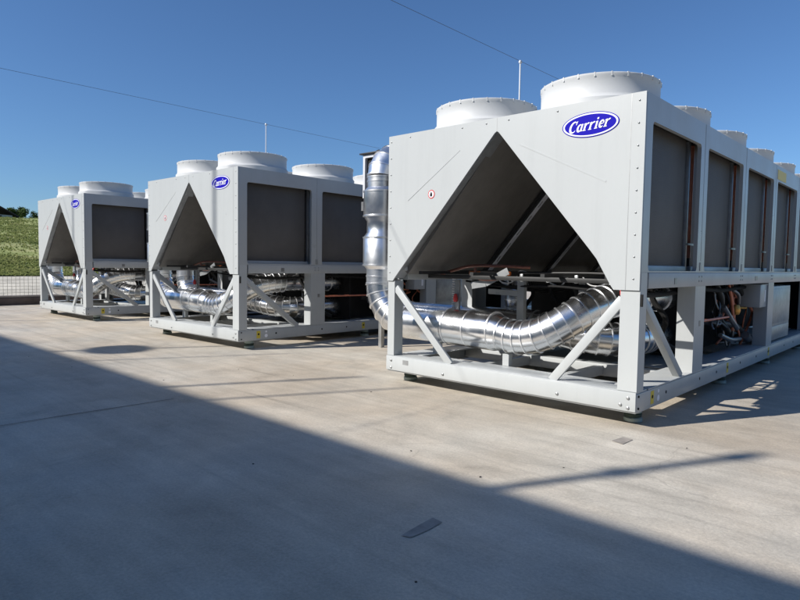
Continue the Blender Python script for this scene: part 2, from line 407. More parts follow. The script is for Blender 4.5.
def make_chiller():
    root = empty('air_cooled_chiller')
    # ---- front panel with the A-shaped opening
    hole = [(-1.123, 2.066), (-.30, 1.10), (-.20, .93)]
    outer = [(-W, .905), (-W, ZT), (-1.125, ZT), (-.002, ZT), (-.002, .905), (-.175, .905), (-.20, .94), (-.30, 1.11), (-.345, 1.165), (-1.105, 2.055), (-1.123, 2.066), (-1.142, 2.055), (-2.165, .93), (-2.185, .905)]
    fp = MB()
    fp.plate(outer, [], lambda u, v, w: (u, w, v), .012)
    fpo = fp.build('front_panel', M['paint'], root, False)
    fl = MB()   # dark folded return along the opening's edges
    edge = [(-2.172, .93), (-1.142, 2.052), (-1.123, 2.062), (-1.105, 2.052), (-.345, 1.162), (-.30, 1.107), (-.20, .94)]
    for i in range(len(edge)-1):
        a, b = edge[i], edge[i+1]
        fl.bar((a[0], .076, a[1]), (b[0], .076, b[1]), .126, .006, up=(-(b[1]-a[1]), 0, b[0]-a[0]))
    fl.build('panel_return', M['galv'], fpo)
    cr = MB()
    for a, b in (((-2.02, 1.60), (-1.47, 1.965)), ((-.92, 1.945), (-.25, 1.62))):
        cr.bar((a[0], -.001, a[1]), (b[0], .0, b[1]), .003, .012)
    build_each(cr, 'pressed_rib', M['paint'], fpo, ang=1)
    sm = MB(); sm.box(-1.1245, -1.1215, -.0008, .004, 2.068, 2.166); sm.box(-.096, -.093, -.0008, .004, .907, 2.165)
    build_each(sm, 'seam', M['galv'], fpo)
    sw = MB()
    for x in (-W+.03, -.045):
        for i in range(9): sw.lathe([(.006, 0), (.006, -.004), (.003, -.006)], (x, 0, .98+i*.142), 8, axis='y')
    for x in (-2.0, -1.45, -1.22, -1.02, -.62): sw.lathe([(.006, 0), (.006, -.004), (.003, -.006)], (x, 0, 2.135), 8, axis='y')
    build_each(sw, 'screw', M['galv'], fpo)
    make_badge(fpo, -.375, 2.008, .203, .083)
    st = MB().lathe([(.036, -.001), (.036, -.002)], (-1.755, 0, 1.635), 24, axis='y').build('warning_sticker', M['red'], fpo)
    MB().lathe([(.028, -.0025), (.028, -.003)], (-1.755, 0, 1.635), 24, axis='y').build('sticker_field', M['white'], st)
    hs = MB(); hs.box(-1.768, -1.745, -.0045, -.0035, 1.617, 1.643, .0); hs.box(-1.762, -1.757, -.0045, -.0035, 1.643, 1.656); hs.box(-1.752, -1.748, -.0045, -.0035, 1.643, 1.652)
    hs.build('hand_symbol', M['black'], st, False)
    # ---- roof
    rf = MB(); rf.box(-W+.002, -.004, .014, LEN, ZT-.04, ZT-.003); rf.build('roof_deck', M['paint'], root, False)
    # ---- upper side sheets with rounded openings
    for sd, f in (('r', lambda u, v, w: (-.001-w, u, v)), ('l', lambda u, v, w: (-W+.001+w, u, v))):
        holes = [rrect((P*k+.09) if k else .125, P*(k+1)-.09, 1.032, 2.0, .03) for k in range(NM)]
        MB().plate([(.014, 1.022), (LEN, 1.022), (LEN, ZT), (.014, ZT)], holes, f, .03).build('side_frame', M['frame'], root, False)
        x = -.0 if sd == 'r' else -W
        s = 1 if sd == 'r' else -1
        # mid rail
        mb = MB(); mb.box(min(x+.003*s, x-.12*s), max(x+.003*s, x-.12*s), .14, LEN, MR0, MR1, .003); mb.build('mid_rail', M['frame'], root)
        for k in range(NM):
            y = P*(k+1); bo = MB()
            for dz in (.04, .075):
                for dy in (-.03, .03): bo.lathe([(.007, .003*s), (.007, .007*s)], (x, y+dy, 1.03-dz), 8, axis='x')
            build_each(bo, 'bolt', M['galv'], root)
            MB().box(min(x, x+.004*s), max(x, x+.004*s), y-.018, y+.018, 1.035, 1.10).build('fixing_plate', M['galv'], root)
            MB().box(min(x, x+.0012*s), max(x, x+.0012*s), y-.0012, y+.0012, 1.11, 2.165).build('panel_joint', M['galv'], root)
        # base side beam
        mb = MB(); mb.box(min(x, x-.05*s), max(x, x-.05*s), .016, LEN, Z0, BB-.012, .004)
        mb.box(min(x, x-.24*s), max(x, x-.24*s), .22, LEN, BB-.011, BB, .003); mb.build('base_side_beam', M['frame'], root)
        bh = MB()
        for y in (.55, 1.3, 1.75, 2.5, 3.1, 3.6, 4.4, 4.9, 5.6): bh.lathe([(.012, 0), (.012, .0015*s)], (x, y, .17), 12, axis='x')
        for y, z in ((.045, .13), (.045, .21)): bh.lathe([(.008, .0), (.008, .006*s)], (x, y, z), 8, axis='x')
        build_each(bh, 'bolt_hole', M['black'], root)
        # posts
        for i, y0 in enumerate((1.10, 3.48, 5.88, 8.28)):
            mb = MB(); mb.box(min(x+.001*s, x-.13*s), max(x+.001*s, x-.13*s), y0, y0+.006, BB, MR0)
            mb.box(min(x+.001*s, x-.005*s), max(x+.001*s, x-.005*s), y0+.006, y0+.24, BB, MR0)
            mb.box(min(x+.001*s, x-.13*s), max(x+.001*s, x-.13*s), y0+.24, y0+.246, BB, MR0)
            mb.build('post', M['frame'], root, False)
        # corner post: front face sheet and side face sheet
        mb = MB()
        xa, xb = (x-(.13 if sd == 'r' else .08)*s, x-.001*s)
        mb.box(min(xa, xb), max(xa, xb), .012, .018, BB+.002, .905)
        mb.box(min(x-.001*s, x-.006*s), max(x-.001*s, x-.006*s), .018, .125, BB+.002, 1.021)
        mb.box(min(xa, xa+.005*s), max(xa, xa+.005*s), .018, .125, BB+.002, .905)
        mb.build('corner_post', M['paint'], root, False)
        # front-plane brace and side brace
        fx0, fx1 = (-.12, -.62) if sd == 'r' else (-2.165, -1.545)
        MB().bar((fx0, .032, .845), (fx1, .032, BB-.005), .026, .062, up=(0, 0, 1), bev=.002).build('front_brace', M['paint'], root)
        MB().bar((x-.035*s, .10, .86), (x-.035*s, .90, BB-.005), .05, .06, up=(0, 0, 1), bev=.002).build('side_brace', M['frame'], root)
    MB().box(.001, .014, .018, .034, .80, .88, .003).build('latch', M['black'], root)
    # ---- base front beam
    mb = MB(); mb.box(-W, 0, 0, .014, Z0+.012, BB-.002, .003); mb.box(-W+.004, -.004, 0.016, .05, Z0, Z0+.01)
    mb.box(-W+.005, -.005, .016, .20, BB-.012, BB+.0005, .002); mb.box(-W+.2, -.2, .205, .40, BB-.03, BB-.022)
    mb.build('base_front_beam', M['paint'], root)
    mb = MB()
    for x in (-2.19, -1.60, -.56, -.10, -.05):
        for z in ((.135, .20) if x in (-2.19, -.05) else (.15,)): mb.lathe([(.011, 0), (.011, -.006), (.006, -.009)], (x, 0, z), 8, axis='y')
    mb.box(-2.05, -1.985, -.001, 0, .175, .215)
    build_each(mb, 'bolt', M['galv'], root)
    # yellow lifting stickers on the side beam
    for x, s in ((0, 1), (-W, -1)):
        for y in (.26, 2.05, 3.6):
            stk = MB().box(min(x+.0015*s, x), max(x+.0015*s, x), y, y+.055, .125, .215).build('lifting_sticker', M['yellow'], root, False)
            MB().lathe([(.013, .002*s), (.013, .003*s)], (x, y+.028, .175), 12, axis='x').build('sticker_symbol', M['black'], stk)
        MB().lathe([(.022, .0), (.022, .002*s)], (x, .40, .15), 14, axis='x').lathe([(.013, .0), (.013, .002*s)], (x, .40, .20), 14, axis='x').build('lifting_hole', M['white'], root)
    # ---- base cross members and floor trays
    mb = MB()
    for y in (1.10, 2.35, 3.48, 4.8, 5.9, 7.2, 8.3, 9.5): mb.box(-W+.06, -.06, y, y+.10, Z0+.02, BB-.02, .003)
    for x in (-.78, -1.5): mb.box(x, x+.06, .4, LEN, Z0+.03, BB-.03)
    mb.box(-W+.06, -.25, .0+1.35, 2.3, BB-.04, BB-.034)
    build_each(mb, 'base_cross_member', M['frame'], root)
    # ---- vibration pads
    for x in (-.10, -W+.10):
        for y in (.22, 2.2, 3.9, 5.7, 7.5, 9.3):
            p = MB().lathe([(.055, 0), (.062, .004), (.062, .026), (.05, .034)], (x, y, 0.001), 24).build('vibration_pad', M['pad'], root)
            MB().lathe([(.052, .034), (.058, .038), (.058, .056), (.052, .06)], (x, y, 0.001), 24).build('rubber_disc', M['rubber'], p)
            MB().lathe([(.05, .0605), (.056, .064), (.056, .09), (.048, .0985)], (x, y, 0.001), 24).build('pad_cap', M['pad'], p)
    # ---- fans
    first = None
    for k in range(NM):
        for x in (-.61, -1.66):
            if first is None:
                prof = [(.455, 0), (.457, .085), (.442, .10), (.436, .115), (.436, .225), (.442, .235), (.442, .250), (.432, .256), (.418, .250), (.410, .13), (.42, 0)]
                f = MB().lathe(prof, (0, 0, 0), 64, True)
                for i in range(24):
                    a = 2*math.pi*i/24+.1
                    m = Matrix.Rotation(a, 4, 'Z')
                    f.box(.430, .4430, -.005, .005, .226, .2568, 0, m)
                f = f.build('fan_shroud', M['plastic'], root)
                f.location = (x, P/2+.02, ZT-.003)
                g = MB()
                for r in (.07, .14, .21, .28, .35): g.lathe([(r-.003, .2), (r+.003, .2), (r+.003, .206), (r-.003, .206)], (0, 0, 0), 40, True)
                for i in range(12):
                    a = 2*math.pi*i/12; g.bar((.05*math.cos(a), .05*math.sin(a), .198), (.412*math.cos(a), .412*math.sin(a), .198), .006, .006)
                g.build('fan_grille', M['frame'], f)
                b = MB(); b.lathe([(.0, .02), (.10, .02), (.10, .12), (.0, .13)], (0, 0, 0), 24)
                for i in range(6):
                    a = 2*math.pi*i/6; m = Matrix.Rotation(a, 4, 'Z') @ Matrix.Rotation(R(28), 4, 'X')
                    b.box(.09, .39, -.07, .07, .06, .068, 0, m)
                b.build('fan_blades', M['dark'], f)
                first = f
            else:
                f = copy_tree(first, root); f.location = (x, P*k+P/2+.02, ZT-.003)
    # ---- coils
    oc = ic = None
    for k in range(NM):
        for s in (1, -1):
            X = -.125 if s == 1 else -W+.125
            if oc is None:
                c = MB(); c.box(-.02, .02, .05, 1.065, .0, 1.01, .01); oc = c.build('outer_coil', M['coil'], root)
                hd = MB(); hd.box(-.02, .03, 1.10, 1.145, .0, 1.0, .004); hd.build('coil_header', M['galv'], oc)
                cp = MB(); cp.tube([(.02, 1.200, .1), (.02, 1.200, .98)], .019, 12)
                cp.tube([(.02, 1.237, .2), (.02, 1.237, .98)], .007, 8); cp.build('copper_tube', M['copper'], oc)
                cl = MB(); cl.box(-.02, .045, 1.12, 1.255, .20, .215); cl.build('tube_clip', M['galv'], oc)
                bb = MB(); bb.box(-.05, .035, .03, 1.12, -.04, .035, .008); bb.build('coil_tray', M['frame'], oc)
                ub = MB()
                for i in range(9):
                    y = .12+rnd.random()*.85; ub.bar((.03, y, -.045), (.03, y+.04+rnd.random()*.10, -.03), .02, .018)
                ub.build('return_bend', M['copper'], oc)
                o = oc
            else: o = copy_tree(oc, root)
            o.location = (X, P*k+.02, 1.035)
            if s == -1: o.scale = (-1, 1, 1)
        for s in (1, -1):
            a = Vector((-1.125+.02*s, 0, 2.09)); b = Vector((-.16, 0, .98)) if s == 1 else Vector((-W+.16, 0, .98))
            d = b-a
            c = MB(); c.bar((a.x, P*k+P/2+.06, a.z), (b.x, P*k+P/2+.06, b.z), P-.03, .045, up=(d.z, 0, -d.x))
            c.build('inner_coil', M['inner'], root, False)
    # ribs on the inner slopes
    for k in (1, 2, 3, 4):
        for s in (1, -1):
            a = Vector((-1.125+.03*s, 0, 2.0)); b = Vector((-.20, 0, .98)) if s == 1 else Vector((-W+.20, 0, .98))
            d = (b-a); L_ = d.length; d.normalize(); nrm = Vector((-d.z*s, 0, d.x*s))
            if nrm.z > 0: nrm = -nrm
            holes = [rrect(.08+i*.17, .08+i*.17+.075, -.010, .010, .009, 3) for i in range(int((L_-.12)/.17))]
            y = P*k
            f = lambda u, v, w: a+d*u+Vector((0, y+v, 0))+nrm*(.035+w)
            rb = MB().plate([(0, -.035), (L_, -.035), (L_, .035), (0, .035)], holes, f, .004).build('coil_rib', M['white'], root, False)
            fb = MB(); fb.bar(a+nrm*.015+Vector((0, y-.05, 0)), b+nrm*.015+Vector((0, y-.05, 0)), .03, .03); fb.build('rib_channel', M['dark'], rb)
    # ---- rails and copper lines across the waist
    mb = MB()
    for y in (.30, 1.2, 2.4, 3.6, 4.8): mb.box(-W+.12, -.12, y+.12, y+.16, .93, .965, .002)
    for x in (-2.0, -1.45, -.80, -.30): mb.box(x, x+.035, .14, LEN, .968, .995)
    build_each(mb, 'waist_rail', M['dark'], root)
    pts = bez([(-2.08, .55, .965), (-1.95, .55, 1.0), (-1.75, .56, 1.045), (-1.5, .6, 1.05), (-1.25, .75, 1.04)])
    MB().tube(pts, .014, 12).build('copper_line', M['dullcopper'], root)
    MB().tube(bez([(-2.05, .80, .99), (-1.8, .85, 1.0), (-1.4, .85, .99), (-.9, .86, 1.0), (-.25, .86, 1.0)]), .010, 10).build('capillary_line', M['dark'], root)
    MB().tube(bez([(-1.62, .45, 1.03), (-1.60, .45, .95), (-1.50, .45, .93), (-1.32, .5, .95)]), .012, 10).build('copper_line', M['dullcopper'], root)
    for x, y in ((-1.66, .5), (-1.42, .62)):
        MB().tube([(x-.05, y, .985), (x+.05, y, .985)], .018, 12).build('orange_cap', M['orange'], root)
    ca = MB()
    for i in range(4):
        x = -1.7+.40*i; y = .6+rnd.random()*.5
        ca.tube(bez([(x, y, .97), (x+.05, y+.03, .90), (x+.14, y+.05, .88+rnd.random()*.05), (x+.22, y+.02, .96)]), .006, 6)
    build_each(ca, 'cable', M['foam'], root)
    v = MB()
    for i in range(5): v.box(-1.5+.25*i, -1.47+.25*i, .58, .60, .92, .985, .004)
    build_each(v, 'rail_bracket', M['galv'], root)
    # hanging strap, hose and bent arm near the front
    MB().bar((-1.30, .48, 1.01), (-1.52, .47, .90), .008, .06).bar((-1.52, .47, .90), (-1.66, .46, .875), .008, .06).build('bracket_arm', M['galv'], root)
    h = MB()
    for i in range(14): h.lathe([(.012, 0), (.018, .008), (.012, .016)], (-1.98, .62, .63+i*.022), 10)
    h.build('ribbed_hose', M['foam'], root)
    # ---- machinery inside
    ev = MB().lathe([(.0, 0), (.20, .0), (.26, .06), (.26, 3.6), (.20, 3.66), (.0, 3.66)], (-.72, 2.45, .52), 32, axis='y').build('evaporator', M['black'], root)
    bd = MB()
    for y in (2.7, 3.6, 4.6, 5.6): bd.lathe([(.262, 0), (.268, .005), (.268, .03), (.262, .035)], (-.72, y, .52), 32, axis='y')
    build_each(bd, 'vessel_band', M['dark'], ev)
    for y in (2.6, 4.2, 5.8):
        cm = MB(); cm.lathe([(.0, 0), (.16, 0), (.19, .06), (.19, .55), (.12, .60), (0, .60)], (-1.45, y, .25), 28)
        cm.lathe([(.0, 0), (.10, 0), (.12, .04), (.12, .5), (0, .52)], (-1.85, y+.4, .25), 20); cm.build('compressor', M['dark'], root)
    cb = MB(); cb.box(-.13, -.03, 3.78, 4.75, .26, .87, .006); cbo = cb.build('control_cabinet', M['galv'], root)
    db = MB(); db.box(-.03, -.024, 3.81, 4.72, .30, .42, .002); db.box(-.03, -.024, 3.81, 4.72, .45, .84, .002); db.build('cabinet_door', M['galv'], cbo)
    jb = MB(); jb.box(-.20, -.01, 3.20, 3.46, .66, .90, .006); jbo = jb.build('junction_box', M['frame'], root)
    MB().box(-.009, -.0085, 3.37, 3.41, .72, .84).build('box_label', M['white'], jbo, False)
    MB().box(-.0095, -.001, 3.20, 3.46, .895, .90).build('box_lid', M['frame'], jbo, False)
    bk = MB(); bk.box(-W+.05, -.05, 6.1, 6.13, BB, MR0); bk.box(-1.35, -1.32, 2.05, 6.0, BB, .925); bk.box(-1.98, -1.36, 2.02, 2.05, BB, .925); bk.box(-1.315, -.30, 2.08, 2.11, BB, .925); bk.box(-.47, -.44, 2.12, 3.75, BB, .925); backing = build_each(bk, 'shade_backing', M['black'], root)  # added black sheets, standing in for deep shade inside the lower bays
    dk = MB()
    for i in range(9):
        x = -1.75+.17*i; y = 1.2+.08*(i % 4)
        dk.tube(bez([(x, y, .94), (x+.02, y+.05, .78), (x+.10*(-1)**i, y+.12, .62), (x+.04, y+.2, .45), (x+.12, y+.5, .30)]), .013+.006*(i % 3), 8)
    for i in range(5):
        y = .9+.2*i; dk.tube(bez([(-W+.2, y, .90), (-1.7, y+.06, .86-.02*i), (-1.1, y, .88), (-.6, y+.1, .85+.01*i), (-.2, y, .91)]), .010, 8)
    build_each(dk, 'insulated_hose', M['black'], root)
    cbm = MB(); cbm.tube(bez([(-.16, .2, .87), (-.16, .8, .85), (-.16, 1.6, .88), (-.16, 2.4, .85), (-.16, 3.4, .87), (-.16, 4.8, .86)]), .018, 8).build('cable_bundle', M['black'], root)
    for y, z, w_ in ((.62, .96, .05), (2.9, .965, .08), (1.22, .62, .035)):
        MB().box(.0042 if z > .9 else .0012, .0062 if z > .9 else .003, y, y+w_, z-.022, z+.022).build('rating_plate', M['steel'], root, False)
    MB().lathe([(0, 0), (.02, 0), (.022, .03), (.012, .05), (0, .052)], (-.20, .22, .86), 12).build('red_valve', M['red'], root)
    # valves and refrigerant pipework seen from the side
    vx = -.22
    def sh(pts): return bez([(x, y+1.05, z) for x, y, z in pts])
    hs_ = MB()
    hs_.tube(sh([(vx, 1.35, .92), (vx+.02, 1.5, .75), (vx-.02, 1.6, .58), (vx, 1.85, .42)]), .030, 12)
    hs_.tube(sh([(vx-.08, 1.25, .55), (vx-.05, 1.6, .52), (vx, 2.1, .46), (vx, 2.35, .36), (vx-.08, 2.40, .28)]), .034, 12)
    hs_.tube(sh([(vx-.05, 1.9, .92), (vx+.02, 2.1, .85), (vx+.04, 2.25, .72), (vx-.02, 2.5, .68)]), .024, 12)
    build_each(hs_, 'insulated_hose', M['dark'], root)
    t = MB(); t.tube(sh([(vx+.08, 1.35, .70), (vx+.08, 1.55, .60), (vx+.10, 1.65, .52), (vx+.08, 1.85, .46)]), .024, 12)
    t.tube(sh([(vx+.05, 1.4, .42), (vx+.08, 1.65, .36), (vx+.05, 2.1, .33)]), .022, 12)
    t.tube(sh([(vx-.02, 1.8, .88), (vx+.05, 1.95, .80), (vx+.05, 2.0, .70)]), .018, 12)
    t.tube([(vx+.06, 3.31, .36), (vx+.06, 3.44, .31)], .042, 14); build_each(t, 'steel_pipe', M['steel'], root)
    t = MB(); t.tube(sh([(vx, 1.9, .93), (vx, 1.92, .78), (vx+.02, 1.95, .62), (vx, 2.0, .42)]), .018, 12)
    t.tube(sh([(vx+.05, 1.6, .92), (vx+.05, 1.73, .74), (vx+.05, 1.82, .56)]), .014, 10)
    t.tube([(-.14, 1.36, .60), (-.14, 2.7, .59)], .012, 10); build_each(t, 'copper_pipe', M['copper'], root)
    rr = random.Random(11); tc_, ts_ = MB(), MB()
    for i in range(12):
        y = 2.35+rr.random()*1.1; z = .92-rr.random()*.15; x0 = -.20-rr.random()*.16
        pts = [(x0, y, z)]
        for q in range(4): pts.append((x0+rr.uniform(-.05, .06), y+(q+1)*rr.uniform(-.05, .10), z-(q+1)*rr.uniform(.07, .15)))
        (tc_ if i % 2 else ts_).tube(bez(pts), rr.uniform(.007, .016), 8)
    build_each(tc_, 'copper_pipe', M['copper'], root); build_each(ts_, 'steel_pipe', M['steel'], root)
    t = MB(); t.lathe([(.0, -.05), (.03, -.05), (.042, -.02), (.042, .02), (.03, .05), (0, .05)], (vx+.04, 3.0, .64), 14)
    t.tube([(vx+.04, 3.0, .66), (vx+.12, 3.06, .66)], .014, 10); t.build('brass_valve', M['brass'], root)
    # red thermometer on the front water pipe
    g = MB(); g.bar((-1.86, .52, .62), (-1.86, .52, .92), .05, .02, up=(0, 1, 0)); g.build('sensor_bracket', M['galv'], root)
    g = MB(); g.lathe([(0, 0), (.018, 0), (.022, .03), (.012, .07), (0, .075)], (-1.86, .49, .72), 12); g.build('red_drain_valve', M['red'], root)
    g = MB(); g.bar((-1.45, .95, .25), (-1.45, .95, .93), .07, .05, up=(0, 1, 0)); g.bar((-1.10, 1.45, .25), (-1.10, 1.45, .93), .06, .05, up=(0, 1, 0)); g.bar((-1.9, 1.1, .80), (-1.45, .95, .80), .05, .05)
    build_each(g, 'inner_post', M['frame'], root)
    g = MB(); g.bar((-2.0, .42, BB), (-2.0, .42, .34), .07, .05, up=(0, 1, 0)); g.bar((-1.25, .42, BB-.02), (-1.25, .42, .32), .06, .05, up=(0, 1, 0)); build_each(g, 'pipe_support', M['frame'], root)
    return root

# ------------------------------------------------------------------ water pipes
def ring_at(mb, p, d, r, w=.012, h=.008, seg=40):
    d = Vector(d).normalized(); p = Vector(p)
    mb.tube([p-d*w*.5, p-d*w*.45, p+d*w*.45, p+d*w*.5], [r, r+h, r+h, r], seg, cap=True)
def arc3(c, a, b, r, a0, a1, n):
    c = Vector(c); a = Vector(a); b = Vector(b)
    return [c+(a*math.cos(R(a0+(a1-a0)*i/n))+b*math.sin(R(a0+(a1-a0)*i/n)))*r for i in range(n+1)]
def gored(root, pts, r, name='segmented_elbow', ring=True, mt='alu'):
    MB().tube(pts, r, 40, cap=False, split=True, lip=.003).build(name, M[mt], root, ang=30)
    if ring:
        mb = MB()
        for i in range(len(pts)):
            a = pts[max(0, i-1)]; b = pts[min(len(pts)-1, i+1)]
            if i and i < len(pts)-1: d = (pts[i]-a).normalized()+(b-pts[i]).normalized()
            else: d = b-a
            ring_at(mb, pts[i], d, r, .011, .009)
        mb.build('seam_ring', M['alu2'], root)
def make_pipes(with_top=True):
    root = empty('water_pipe')
    X, Y = -2.73, .42; ZA = .50; r = .155; Rb = .36
    # riser, in sections of different width
    prof = [(r, ZA+Rb), (r, 1.00), (.19, 1.04), (.19, 1.31), (r, 1.36), (r, 1.47), (.19, 1.52), (.19, 1.76), (r, 1.80), (r, 1.90)]
    MB().lathe(prof, (X, Y, 0), 44).build('riser', M['alud'], root)
    mb = MB()
    for z, rr in ((ZA+Rb, r), (.93, r), (1.04, .191), (1.31, .191), (1.52, .191), (1.76, .191), (1.86, r), (1.90, r)): ring_at(mb, (X, Y, z), (0, 0, 1), rr, .016, .005)
    build_each(mb, 'riser_band', M['alu2'], root)
    # top elbow bends to the back
    pts = arc3((X, Y+.19, 1.90), (0, -1, 0), (0, 0, 1), .19, 0, 90, 4)
    gored(root, pts+[pts[-1]+Vector((0, .02, 0))], r, 'top_elbow', mt='alud')
    MB().tube([pts[-1], (X, 7, pts[-1].z)], r, 32).build('header_run', M['alu'], root)
    # lower elbow to the unit
    pts = arc3((X+Rb, Y, ZA+Rb), (-1, 0, 0), (0, 0, -1), Rb, 0, 90, 6)
    gored(root, pts, r, 'lower_elbow')
    x1 = -1.88; e0 = pts[-1]
    MB().tube([e0, (x1, Y, ZA)], r, 40).build('pipe_run', M['alu'], root)
    MB().tube([(x1, Y, ZA), (x1+.03, Y, ZA), (x1+.03, Y, ZA), (-1.36, Y, ZA-.01), (-1.285, Y, ZA-.02)], [r, .160, .160, .160, .139], 44).build('wide_section', M['alu'], root)
    mb = MB()
    for x, rr in ((x1+.03, .160), (-1.62, .160), (-1.37, .160)): ring_at(mb, (x, Y, ZA), (1, 0, 0), rr, .016, .006)
    build_each(mb, 'run_band', M['alu2'], root)
    path = bez([(-1.30, Y, ZA-.02), (-1.14, Y+.005, ZA-.035), (-.96, .44, .50), (-.80, .52, .60), (-.68, .66, .71), (-.60, .86, .775), (-.57, 1.06, .79)], 8)
    # resample to about twelve gores
    L = [0]
    for a, b in zip(path, path[1:]): L.append(L[-1]+(b-a).length)
    n = 15; out = []
    for i in range(n+1):
        t = L[-1]*i/n
        j = max(k for k in range(len(L)) if L[k] <= t+1e-9); j = min(j, len(path)-2)
        out.append(path[j].lerp(path[j+1], (t-L[j])/(L[j+1]-L[j])))
    gored(root, out, .136, 'segmented_elbow')
    MB().tube([out[-1], (-.57, 2.05, .78)], .125, 36).build('pipe_run', M['alu'], root)
    # valve nozzle on the riser
    mb = MB(); mb.tube([(X-.19, Y-.02, 1.63), (X-.25, Y-.02, 1.63)], .018, 12); mb.tube([(X-.25, Y-.02, 1.585), (X-.25, Y-.02, 1.675)], .028, 14); mb.build('riser_valve', M['steel'], root)
    mb = MB(); ring_at(mb, (-.57, 1.45, .787), (0, 1, 0), .126); ring_at(mb, (-.57, 1.88, .782), (0, 1, 0), .126); build_each(mb, 'run_band', M['alu2'], root)
    return root
def make_return():
    root = empty('return_pipe')
    X, Y, r = -3.28, 1.12, .14
    ZA = .50
    MB().tube([(X, Y, ZA+.3), (X, Y, 1.95)], r, 36).build('riser', M['alud'], root)
    gored(root, arc3((X+.3, Y, ZA+.3), (-1, 0, 0), (0, 0, -1), .3, 0, 90, 5), r, 'lower_elbow')
    gored(root, arc3((X, Y+.26, 1.95), (0, -1, 0), (0, 0, 1), .26, 0, 90, 4), r, 'top_elbow')
    MB().tube([(X, Y+.26, 2.21), (X, Y+.5, 2.21)], r, 32).build('pipe_run', M['alu'], root)
    MB().tube([(X+.3, Y, ZA), (-1.5, Y, ZA)], r, 36).build('pipe_run', M['alu'], root)
    path = bez([(-1.5, Y, ZA), (-1.2, Y, ZA-.02), (-.90, 1.15, .44), (-.70, 1.30, .42), (-.62, 1.52, .42), (-.61, 1.75, .42)], 3)
    gored(root, [Vector(p) for p in path], .142, 'segmented_elbow')
    MB().tube([path[-1], (-.61, 2.07, .42)], .135, 32).build('pipe_run', M['alu'], root)
    # small bent branch above
    gored(root, arc3((-1.75, 1.5, .72), (0, -1, 0), (0, 0, 1), .20, -20, 80, 5), .09, 'branch_elbow')
    return root

ch = make_chiller()
pp = make_pipes(); rp = make_return()
UNITS = [((0, 0, 0), 0.0), ((-4.767, .075, 0), .012), ((-9.39, .05, 0), .008)]
CH_L = ['large white chiller nearest the camera at the right, red round sticker on its end panel',
        'middle white chiller standing between the nearest and the farthest unit',
        'farthest white chiller, leftmost, standing beside the grassy slope']
PI_L = ['shiny aluminium clad water pipe with tall riser entering the nearest chiller',
        'shiny aluminium clad water pipe running low into the middle chiller',
        'shiny aluminium clad water pipe running low into the farthest chiller']
RT_L = ['second clad pipe with ringed section, behind the first inside the nearest chiller',
        'second clad pipe with ringed section, behind the first inside the middle chiller',
        'second clad pipe with ringed section, behind the first inside the farthest chiller']
units = []
for i, (loc, rz) in enumerate(UNITS):
    for src, lab, cat, grp in ((ch, CH_L[i], 'chiller', 'white rooftop chillers in a row'), (pp, PI_L[i], 'pipe', 'clad supply pipes of the chillers'), (rp, RT_L[i], 'pipe', 'clad return pipes of the chillers')):
        o = src if i == 0 else copy_tree(src)
        o.location = loc; o.rotation_euler = (0, 0, rz)
        tag(o, lab, cat, grp)
        if src is ch: units.append(o)
# one-off: pale yellow sheet on the nearest unit's roof edge; no left-hand side brace where its pipe enters
MB().box(0, .002, 3.66, 4.06, 2.022, 2.125).build('yellow_sheet', M['paleyellow'], units[0], False)
for o in kids(units[0]):
    if o.name.startswith('side_brace') and o.data.vertices[0].co.x < -1: bpy.data.objects.remove(o)

# ------------------------------------------------------------------ ground and setting
def sheet(name, x0, x1, y0, y1, z, m, nx=1, ny=1, kind='structure'):
    bm = bmesh.new()
    vs = [[bm.verts.new((x0+(x1-x0)*i/nx, y0+(y1-y0)*j/ny, z)) for j in range(ny+1)] for i in range(nx+1)]
    for i in range(nx):
        for j in range(ny): bm.faces.new((vs[i][j], vs[i+1][j], vs[i+1][j+1], vs[i][j+1]))
    me = bpy.data.meshes.new(name); bm.to_mesh(me); bm.free(); me.materials.append(m)
    o = bpy.data.objects.new(name, me); C.objects.link(o)
    if kind: o['kind'] = kind
    return o
sheet('ground', -19.5, 900, -900, 900, -.03, M['grass'])
sheet('concrete_yard', -14.26, 40, -26, 40, 0, M['concrete'])
# joints and repair patches
jm = mat('joint', (.10, .09, .08), .9, var=.4, vscale=5)
def wobbly(name, pts, w, z, m):
    bm = bmesh.new(); P_ = []
    for i in range(len(pts)-1):
        a = Vector((*pts[i], z)); b = Vector((*pts[i+1], z)); n = max(2, int((b-a).length/.12))
        for k in range(n): P_.append(a.lerp(b, k/n))
    P_.append(Vector((*pts[-1], z)))
    prev = None
    for i, p in enumerate(P_):
        q = P_[min(i+1, len(P_)-1)]-P_[max(i-1, 0)]; nn = Vector((-q.y, q.x, 0)).normalized()
        j = mnoise.noise(p*2.3)*.012; ww = w*(.6+.7*abs(mnoise.noise(p*5)))
        v = (bm.verts.new(p+nn*(j+ww/2)), bm.verts.new(p+nn*(j-ww/2)))
        if prev: bm.faces.new((prev[0], v[0], v[1], prev[1]))
        prev = v
    me = bpy.data.meshes.new(name); bm.to_mesh(me); bm.free(); me.materials.append(m)
    o = bpy.data.objects.new(name, me); C.objects.link(o); o['kind'] = 'structure'; return o
wobbly('slab_joint', [(-2.87, -6), (-2.86, -1.7)], .012, .004, jm)
def quad(name, pts, z, m):
    bm = bmesh.new(); bm.faces.new([bm.verts.new((x, y, z)) for x, y in pts])
    me = bpy.data.meshes.new(name); bm.to_mesh(me); bm.free(); me.materials.append(m)
    o = bpy.data.objects.new(name, me); C.objects.link(o); o['kind'] = 'structure'
quad('repair_patch', [(-.022, -2.214), (.017, -2.20), (.022, -2.10), (.014, -2.005), (-.042, -1.997), (-.036, -2.09)], .003, M['patch'])
quad('repair_patch', [(.004, -.358), (.084, -.385), (.088, -.243), (.02, -.228)], .003, M['patch'])
